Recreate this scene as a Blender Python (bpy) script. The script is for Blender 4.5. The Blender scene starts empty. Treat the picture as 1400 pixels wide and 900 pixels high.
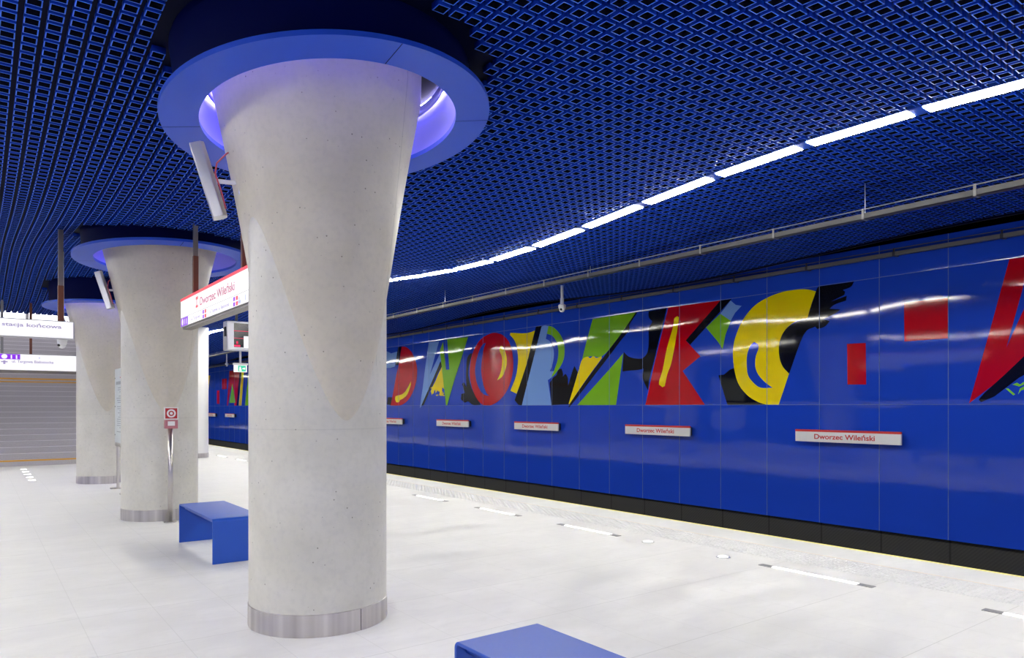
import bpy, bmesh, math, random
from mathutils import Vector, Matrix
import numpy as np
random.seed(4)
PI = math.pi
scn = bpy.context.scene
col = scn.collection

# ---------------------------------------------------------------- camera, world, exposure
cam_data = bpy.data.cameras.new('camera'); cam = bpy.data.objects.new('camera', cam_data); col.objects.link(cam)
cam.location = (0, 0, 1.6); cam.rotation_euler = (PI/2, 0, -math.atan2(.6, .8))
cam_data.sensor_width = 36; cam_data.lens = 980/1400*36; cam_data.shift_y = 106/1400
cam_data.clip_start = .05; cam_data.clip_end = 200
scn.camera = cam
scn.view_settings.view_transform = 'Standard'; scn.view_settings.look = 'None'
scn.view_settings.gamma = 1; scn.view_settings.use_curve_mapping = False
EXPOSURE = 0.12
scn.view_settings.exposure = EXPOSURE
world = bpy.data.worlds.new('world'); scn.world = world; world.use_nodes = True
world.node_tree.nodes['Background'].inputs[0].default_value = (.7, .75, 1, 1)
world.node_tree.nodes['Background'].inputs[1].default_value = .03
LAMP = 70.0      # luminous diffusers
RINGLAMP = 48.0

# ---------------------------------------------------------------- materials
def mat(name, color, rough=.5, metal=0, spec=.5, emit=None, estr=0):
    m = bpy.data.materials.new(name); m.use_nodes = True
    b = m.node_tree.nodes['Principled BSDF']
    b.inputs['Base Color'].default_value = (*color, 1)
    b.inputs['Roughness'].default_value = rough; b.inputs['Metallic'].default_value = metal
    b.inputs['Specular IOR Level'].default_value = spec
    if emit:
        b.inputs['Emission Color'].default_value = (*emit, 1); b.inputs['Emission Strength'].default_value = estr
    return m
def nd(m, t, **kw):
    n = m.node_tree.nodes.new(t)
    for k, v in kw.items(): setattr(n, k, v)
    return n
def lk(m, a, b): m.node_tree.links.new(a, b)
def mth(m, op, a, b=None, c=None):
    n = nd(m, 'ShaderNodeMath', operation=op)
    for i, v in enumerate((a, b, c)):
        if v is None: continue
        if isinstance(v, (int, float)): n.inputs[i].default_value = v
        else: lk(m, v, n.inputs[i])
    return n.outputs[0]
def mix(m, fac, c1, c2):
    n = nd(m, 'ShaderNodeMix', data_type='RGBA')
    for i, v in ((0, fac), (6, c1), (7, c2)):
        if isinstance(v, (int, float)): n.inputs[i].default_value = v
        elif isinstance(v, tuple): n.inputs[i].default_value = (*v, 1)
        else: lk(m, v, n.inputs[i])
    return n.outputs[2]
def noise(m, vec, scale, detail=4, dist=0):
    n = nd(m, 'ShaderNodeTexNoise'); n.inputs['Scale'].default_value = scale; n.inputs['Detail'].default_value = detail
    n.inputs['Distortion'].default_value = dist
    if vec is not None: lk(m, vec, n.inputs['Vector'])
    return n.outputs['Fac']
def ramp(m, fac, a, b):
    n = nd(m, 'ShaderNodeMapRange'); n.inputs[1].default_value = a; n.inputs[2].default_value = b; lk(m, fac, n.inputs[0])
    return n.outputs[0]
def pos(m):
    g = nd(m, 'ShaderNodeNewGeometry'); s = nd(m, 'ShaderNodeSeparateXYZ'); lk(m, g.outputs['Position'], s.inputs[0])
    return g.outputs['Position'], s.outputs
def bsdf(m): return m.node_tree.nodes['Principled BSDF']

def concrete(name='cast_concrete', tint=(1, 1, 1)):
    m = mat(name, (.5, .49, .46), .42, spec=.4)
    p, s = pos(m); tc = nd(m, 'ShaderNodeTexCoord').outputs['Object']
    c = mix(m, ramp(m, noise(m, p, 2.2, 6), .3, .7), (.575, .56, .505), (.655, .64, .59))
    c = mix(m, mth(m, 'MULTIPLY', ramp(m, noise(m, p, 25, 5), .45, .75), .25), c, (.42, .42, .41))
    v = nd(m, 'ShaderNodeTexVoronoi'); v.inputs['Scale'].default_value = 16; lk(m, p, v.inputs['Vector'])
    big = ramp(m, noise(m, p, 3.5, 2), .40, .55)
    pore = mth(m, 'MULTIPLY', ramp(m, v.outputs['Distance'], .10, .06), big)
    c = mix(m, mth(m, 'MULTIPLY', pore, .8), c, (.12, .11, .1))
    so = nd(m, 'ShaderNodeSeparateXYZ'); lk(m, tc, so.inputs[0])
    ang = mth(m, 'ARCTAN2', so.outputs[1], so.outputs[0])
    seam = mth(m, 'LESS_THAN', mth(m, 'ABSOLUTE', mth(m, 'ADD', ang, 1.02)), .006)
    up = mth(m, 'GREATER_THAN', so.outputs[2], 1.9)
    seam = mth(m, 'MULTIPLY', mth(m, 'MULTIPLY', seam, up), .35)
    ring = mth(m, 'MULTIPLY', mth(m, 'LESS_THAN', mth(m, 'ABSOLUTE', mth(m, 'SUBTRACT', so.outputs[2], 1.44)), .004), .14)
    c = mix(m, mth(m, 'ADD', seam, ring), c, (.2, .2, .19))
    t = nd(m, 'ShaderNodeMix', data_type='RGBA', blend_type='MULTIPLY'); t.inputs[0].default_value = 1; lk(m, c, t.inputs[6]); t.inputs[7].default_value = (*tint, 1); c = t.outputs[2]
    lk(m, c, bsdf(m).inputs['Base Color'])
    b = nd(m, 'ShaderNodeBump'); b.inputs['Strength'].default_value = .25; b.inputs['Distance'].default_value = .004
    lk(m, mth(m, 'SUBTRACT', noise(m, p, 30, 5), mth(m, 'MULTIPLY', pore, 2)), b.inputs['Height']); lk(m, b.outputs[0], bsdf(m).inputs['Normal'])
    return m

def floor_mat(name, tint=(1, 1, 1), joints=True, base=.72):
    m = mat(name, (.7, .7, .7), .38, spec=.35)
    p, s = pos(m)
    mp = nd(m, 'ShaderNodeMapping'); mp.inputs['Scale'].default_value = (1, 2.2, 1); mp.inputs['Rotation'].default_value = (0, 0, .3); lk(m, p, mp.inputs[0])
    a = ramp(m, noise(m, mp.outputs[0], 1.3, 8, .6), .3, .72)
    k = lambda v: tuple(v*t for t in tint)
    c = mix(m, a, k(base*.90), k(base*1.07))
    c = mix(m, mth(m, 'MULTIPLY', ramp(m, noise(m, mp.outputs[0], 6, 8, .8), .5, .8), .35), c, k(base*.8))
    if joints:
        # slab tone per tile + thin dark joints
        ty = mth(m, 'DIVIDE', mth(m, 'SUBTRACT', s[1], 4.22), 1.03); tx = mth(m, 'DIVIDE', mth(m, 'SUBTRACT', s[0], .63), .5075)
        cx = nd(m, 'ShaderNodeCombineXYZ'); lk(m, mth(m, 'FLOOR', tx), cx.inputs[0]); lk(m, mth(m, 'FLOOR', ty), cx.inputs[1])
        w = nd(m, 'ShaderNodeTexWhiteNoise', noise_dimensions='3D'); lk(m, cx.outputs[0], w.inputs['Vector'])
        c = mix(m, mth(m, 'MULTIPLY', w.outputs['Value'], .10), c, k(base*.86))
        fy = mth(m, 'MULTIPLY', mth(m, 'PINGPONG', ty, .5), 1.03); fx = mth(m, 'MULTIPLY', mth(m, 'PINGPONG', tx, .5), .5075)
        j = mth(m, 'MAXIMUM', mth(m, 'LESS_THAN', fy, .0035), mth(m, 'MULTIPLY', mth(m, 'LESS_THAN', fx, .0028), .55))
        c = mix(m, mth(m, 'MULTIPLY', j, .38), c, (.3, .3, .28))
    lk(m, c, bsdf(m).inputs['Base Color'])
    lk(m, ramp(m, a, -1, 2), bsdf(m).inputs['Roughness'])
    return m

def relief(m, strength=1.0):
    """slight pillowing and waviness of the enamelled wall panels, continuous over panel and print"""
    p, s = pos(m)
    f = mth(m, 'SUBTRACT', mth(m, 'FRACT', mth(m, 'DIVIDE', mth(m, 'SUBTRACT', s[1], 4.6-50.4), 1.008)), .5)
    h = mth(m, 'MULTIPLY', mth(m, 'MULTIPLY', f, f), -.004)
    zz = mth(m, 'SUBTRACT', s[2], 2.64)
    h = mth(m, 'ADD', h, mth(m, 'MULTIPLY', mth(m, 'MULTIPLY', mth(m, 'MULTIPLY', zz, zz), mth(m, 'GREATER_THAN', s[2], 1.63)), -.012))
    idx = mth(m, 'FLOOR', mth(m, 'DIVIDE', mth(m, 'SUBTRACT', s[1], 4.6-50.4), 1.008))
    w = nd(m, 'ShaderNodeTexWhiteNoise', noise_dimensions='1D'); lk(m, idx, w.inputs['W'])
    tilt = mth(m, 'MULTIPLY', mth(m, 'SUBTRACT', w.outputs['Value'], .5), .004)
    h = mth(m, 'ADD', h, mth(m, 'MULTIPLY', s[2], tilt))
    d = mth(m, 'ABSOLUTE', mth(m, 'SUBTRACT', s[2], 1.63))
    e = mth(m, 'POWER', ramp(m, d, .35, 0), 3)
    d2 = mth(m, 'ABSOLUTE', mth(m, 'SUBTRACT', s[2], 3.65))
    e2 = mth(m, 'POWER', ramp(m, d2, .25, 0), 3)
    h = mth(m, 'SUBTRACT', h, mth(m, 'MULTIPLY', mth(m, 'ADD', e, e2), .006))
    h = mth(m, 'ADD', h, mth(m, 'MULTIPLY', noise(m, p, .8, .6), .009))
    b = nd(m, 'ShaderNodeBump'); b.inputs['Strength'].default_value = strength; b.inputs['Distance'].default_value = 1
    lk(m, h, b.inputs['Height']); lk(m, b.outputs[0], bsdf(m).inputs['Normal'])
def enamel(name, c):
    m = mat(name, c, .06, spec=.42); relief(m); return m

M = {}
M['concrete'] = concrete()
M['concrete_beige'] = concrete('beige_cast_concrete', (.93, .885, .825))  # flare tinted darker and warmer than the shaft
M['floor'] = floor_mat('pale_stone_floor', (1, .995, .98), base=.68)
M['edge'] = floor_mat('platform_edge_stone', (1, 1, .985), False, .70)
M['tact'] = floor_mat('tactile_stone', (1, 1, 1), False, .64)
M['beige'] = mat('beige_joint', (.72, .62, .5), .6)
M['yellow_line'] = mat('yellow_line', (.95, .85, .25), .5)
M['blue'] = enamel('blue_enamel', (.012, .054, .48))
M['red'] = enamel('red_print', (.47, .002, .008)); M['yellow'] = enamel('yellow_print', (.85, .66, .0))
M['green'] = enamel('green_print', (.19, .46, .012)); M['sky'] = enamel('pale_blue_print', (.18, .34, .74))
M['black'] = enamel('black_print', (.004, .004, .005)); M['lime'] = enamel('lime_print', (.22, .6, .03)); M['navy'] = M['blue']
M['seam'] = mat('panel_joint', (.10, .16, .38), .4)
M['trackside'] = mat('dark_ribbed_panel', (.018, .018, .018), .7)
M['void'] = mat('dark_void', (.0015, .0015, .002), .9, spec=0)
M['trackbed'] = mat('trackbed', (.02, .02, .02), .9)
M['cup'] = mat('ceiling_cup_lip_blue', (.04, .17, .90), .42, spec=.2)  # lip of the same blue cups, painted lighter as if catching light
M['cup_side'] = mat('ceiling_cup_blue', (.0015, .030, .36), .5, spec=.08)  # side walls of the same cups, shade between them put into the colour
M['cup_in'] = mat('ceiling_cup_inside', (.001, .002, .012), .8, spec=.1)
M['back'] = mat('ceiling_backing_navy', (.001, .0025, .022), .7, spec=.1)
M['ringblue'] = mat('ring_blue_lacquer', (.02, .085, .60), .38, spec=.35)
M['drum'] = mat('drum_navy', (.0008, .004, .06), .6, spec=.08)
M['drum_in'] = mat('drum_inner_blue', (.30, .30, .95), .35)
M['bench'] = mat('bench_blue_lacquer', (.003, .07, .46), .42, spec=.6)
M['endplate'] = mat('floor_lamp_end_plate', (.28, .28, .28), .5, .3)
M['steel'] = mat('brushed_steel', (.55, .52, .51), .33, 1)
M['alu'] = mat('aluminium', (.55, .55, .58), .3, 1)
M['grey'] = mat('grey_paint', (.22, .22, .23), .5)
M['tray'] = mat('galvanised_tray', (.07, .07, .075), .5, .2)
M['railgrey'] = mat('dark_rail', (.09, .09, .10), .5)
M['white'] = mat('white_paint', (.8, .8, .8), .4)
M['plate'] = mat('white_sign_plate', (.72, .72, .72), .4)
M['signred'] = mat('sign_red', (.55, .02, .02), .4)
M['signdark'] = mat('sign_dark_back', (.01, .012, .03), .5)
M['lamp'] = mat('luminous_diffuser', (1, 1, 1), .5, emit=(1, .972, .86), estr=LAMP)
M['lamp_left'] = mat('luminous_diffuser_left', (1, 1, 1), .5, emit=(1, .972, .86), estr=LAMP*1.15)
M['floorlamp'] = mat('floor_led', (1, 1, 1), .5, emit=(1, 1, 1), estr=3)
M['ringled'] = mat('ring_led', (1, 1, 1), .5, emit=(.74, .66, 1), estr=RINGLAMP)
M['housing'] = mat('lamp_housing_blue', (.01, .06, .42), .4)
M['litwhite'] = mat('lit_sign_face', (.25, .25, .25), .4, emit=(1, .985, 1), estr=.80)
M['litred'] = mat('lit_red', (.8, .02, .05), .4, emit=(1, .06, .09), estr=.75)
M['litpink'] = mat('lit_pink_text', (.3, .03, .1), .4, emit=(.9, .12, .4), estr=.3)
M['litpurple'] = mat('lit_purple', (.2, .02, .6), .4, emit=(.3, .03, .8), estr=.5)
M['litlav'] = mat('lit_lavender_text', (.2, .18, .3), .4, emit=(.6, .5, .9), estr=.35)
M['litgrey'] = mat('lit_grey_text', (.35, .38, .6), .4, emit=(.45, .48, .7), estr=.5)
M['rust'] = mat('brown_pole', (.16, .05, .025), .45)
M['polegrey'] = mat('grey_pole', (.22, .20, .19), .4, .4)
M['screen'] = mat('dark_screen', (.01, .008, .015), .15)
M['ledred'] = mat('led_red', (.5, 0, .05), .5, emit=(1, .02, .12), estr=.9)
M['exit'] = mat('exit_green', (.02, .5, .3), .5, emit=(.03, .6, .35), estr=.5)
M['board'] = mat('pale_board', (.60, .66, .68), .3)
M['boardtext'] = mat('board_grey_print', (.33, .36, .40), .5)
M['stair'] = mat('grey_granite', (.16, .155, .175), .55)
M['nosing'] = mat('stair_nosing_light', (.78, .76, .8), .5)
M['amber'] = mat('amber_strip', (.75, .38, .05), .5)
M['halllamp'] = mat('hall_lamp', (1, 1, 1), .5, emit=(1, .98, 1), estr=14)  # glow of the strips added above the staircase
M['hallroof'] = mat('hall_roof_white', (.7, .7, .72), .6)
M['hall'] = mat('bright_hall_glazing', (1, 1, 1), .5, emit=(.95, .96, 1), estr=1.6)
M['hallwall'] = mat('hall_grey_wall', (.35, .35, .37), .6)
M['redcable'] = mat('red_cable', (.45, .06, .08), .5)
M['helpred'] = mat('help_red', (.42, .012, .02), .35)
M['helppink'] = mat('help_pinkish', (.45, .16, .2), .4)
M['lens'] = mat('dark_lens', (.03, .03, .03), .1)
# granite speckle for the stair
p_, s_ = pos(M['stair']); lk(M['stair'], mix(M['stair'], ramp(M['stair'], noise(M['stair'], p_, 60, 3), .35, .65), (.42, .40, .43), (.56, .54, .58)), bsdf(M['stair']).inputs['Base Color'])
# ribs and joints on the trackside panels
_m = M['trackside']; _p, _s = pos(_m)
_f = mth(_m, 'PINGPONG', mth(_m, 'DIVIDE', mth(_m, 'SUBTRACT', _s[1], 4.6), 1.008), .5)
_r = mth(_m, 'PINGPONG', mth(_m, 'MULTIPLY', mth(_m, 'ADD', _s[1], _s[2]), 18), .5)
lk(_m, mix(_m, mth(_m, 'LESS_THAN', _f, .015), mix(_m, _r, (.02, .02, .02), (.045, .045, .042)), (.004, .004, .004)), bsdf(_m).inputs['Base Color'])
# vertical brushing streaks on steel bands
_m = M['steel']; _t = nd(_m, 'ShaderNodeTexCoord'); _s = nd(_m, 'ShaderNodeSeparateXYZ'); lk(_m, _t.outputs['Object'], _s.inputs[0])
_a = mth(_m, 'ARCTAN2', _s.outputs[1], _s.outputs[0]); _n = nd(_m, 'ShaderNodeTexNoise', noise_dimensions='1D'); _n.inputs['Scale'].default_value = 5; lk(_m, _a, _n.inputs['W'])
lk(_m, mix(_m, ramp(_m, _n.outputs['Fac'], .3, .7), (.50, .47, .46), (.70, .67, .65)), bsdf(_m).inputs['Base Color'])

# ---------------------------------------------------------------- mesh helpers
class MB:
    def __init__(self): self.bm = bmesh.new(); self.mats = []
    def mi(self, m):
        if m not in self.mats: self.mats.append(m)
        return self.mats.index(m)
    def face(self, pts, m, smooth=False):
        f = self.bm.faces.new([self.bm.verts.new(p) for p in pts]); f.material_index = self.mi(m); f.smooth = smooth; return f
    def box(self, x0, x1, y0, y1, z0, z1, m, bevel=0):
        b = bmesh.new()
        bmesh.ops.create_cube(b, size=1)
        for v in b.verts: v.co = Vector((x0+(v.co.x+.5)*(x1-x0), y0+(v.co.y+.5)*(y1-y0), z0+(v.co.z+.5)*(z1-z0)))
        if bevel: bmesh.ops.bevel(b, geom=b.edges[:], offset=bevel, segments=2, affect='EDGES', profile=.5)
        self.merge(b, m)
    def merge(self, b, m, smooth=False, mx=None):
        k = self.mi(m); mp = {}
        for v in b.verts: mp[v] = self.bm.verts.new(mx @ v.co if mx else v.co)
        for f in b.faces:
            try: g = self.bm.faces.new([mp[v] for v in f.verts]); g.material_index = k; g.smooth = smooth
            except ValueError: pass
        b.free()
    def tube(self, pts, r, m, n=12, caps=True):
        pts = [Vector(p) for p in pts]; rings = []
        for i, p in enumerate(pts):
            d = (pts[min(i+1, len(pts)-1)]-pts[max(i-1, 0)]).normalized()
            a = d.orthogonal().normalized() if abs(d.z) < .99 else Vector((1, 0, 0)); a = (a-d*a.dot(d)).normalized(); b = d.cross(a)
            rr = r[i] if isinstance(r, (list, tuple)) else r
            rings.append([self.bm.verts.new(p+a*math.cos(2*PI*k/n)*rr+b*math.sin(2*PI*k/n)*rr) for k in range(n)])
        mi = self.mi(m)
        for i in range(len(rings)-1):
            for k in range(n):
                f = self.bm.faces.new((rings[i][k], rings[i][(k+1) % n], rings[i+1][(k+1) % n], rings[i+1][k])); f.material_index = mi; f.smooth = n > 8
        if caps:
            for rg in (rings[0], rings[-1]):
                f = self.bm.faces.new(rg); f.material_index = mi
    def lathe(self, prof, m, n=96, center=(0, 0), rfun=None, smooth=True, closed=False):
        """prof: list of (r, z)"""
        mi = self.mi(m); rings = []
        for (r, z) in prof:
            rings.append([self.bm.verts.new((center[0]+r*math.cos(2*PI*k/n), center[1]+r*math.sin(2*PI*k/n), z)) for k in range(n)])
        L = len(rings)
        for i in range(L if closed else L-1):
            a, b = rings[i], rings[(i+1) % L]
            for k in range(n):
                f = self.bm.faces.new((a[k], a[(k+1) % n], b[(k+1) % n], b[k])); f.material_index = mi; f.smooth = smooth
    def build(self, name, parent=None, loc=(0, 0, 0), kind=None, normals=True):
        if normals: bmesh.ops.recalc_face_normals(self.bm, faces=self.bm.faces[:])
        me = bpy.data.meshes.new(name); self.bm.to_mesh(me); self.bm.free()
        for m in self.mats: me.materials.append(m)
        o = bpy.data.objects.new(name, me); col.objects.link(o); o.location = loc
        if parent: o.parent = parent
        if kind: o['kind'] = kind
        return o
def sharpen(o, deg=35):
    o.data.set_sharp_from_angle(angle=math.radians(deg))
def tag(o, label=None, cat=None, group=None, kind=None):
    if label: o['label'] = label
    if cat: o['category'] = cat
    if group: o['group'] = group
    if kind: o['kind'] = kind
    return o
def empty(name, loc=(0, 0, 0), rz=0):
    o = bpy.data.objects.new(name, None); col.objects.link(o); o.location = loc; o.rotation_euler.z = rz; o.empty_display_size = .2; return o
def copy_tree(o, parent=None):
    c = o.copy(); col.objects.link(c)
    if parent: c.parent = parent
    for ch in list(o.children): copy_tree(ch, c)
    return c
def text(name, body, height, m, parent, loc, rot, width=None, bold=.02):
    """flat lettering, baseline-left at loc (parent space), cap height = height, squeezed to width"""
    cu = bpy.data.curves.new('t', 'FONT'); cu.body = body; cu.size = 1; cu.extrude = 0; cu.offset = bold
    t = bpy.data.objects.new('t', cu); col.objects.link(t)
    dg = bpy.context.evaluated_depsgraph_get()
    me = bpy.data.meshes.new_from_object(t.evaluated_get(dg)); bpy.data.objects.remove(t); bpy.data.curves.remove(cu)
    xs = [v.co.x for v in me.vertices]; x0, x1 = min(xs), max(xs); s = height/.73
    sx = s if width is None else width/(x1-x0)
    for v in me.vertices: v.co = Vector(((v.co.x-x0)*sx, v.co.y*s, 0))
    me.materials.clear(); me.materials.append(m); me.name = name
    o = bpy.data.objects.new(name, me); col.objects.link(o); o.parent = parent; o.location = loc; o.rotation_euler = rot
    return o
ROT_W = (PI/2, 0, -PI/2)     # lettering on a face that looks towards -X
ROT_S = (PI/2, 0, 0)         # lettering on a face that looks towards -Y

def zc(x, y):
    """wavy ceiling height"""
    t = min(max((x-7)/4.1, 0), 1)
    return 1.6+2.45+.03*t+(.133-.05*t)*math.cos(2*PI*(y-3.7)/11.2)

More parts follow.
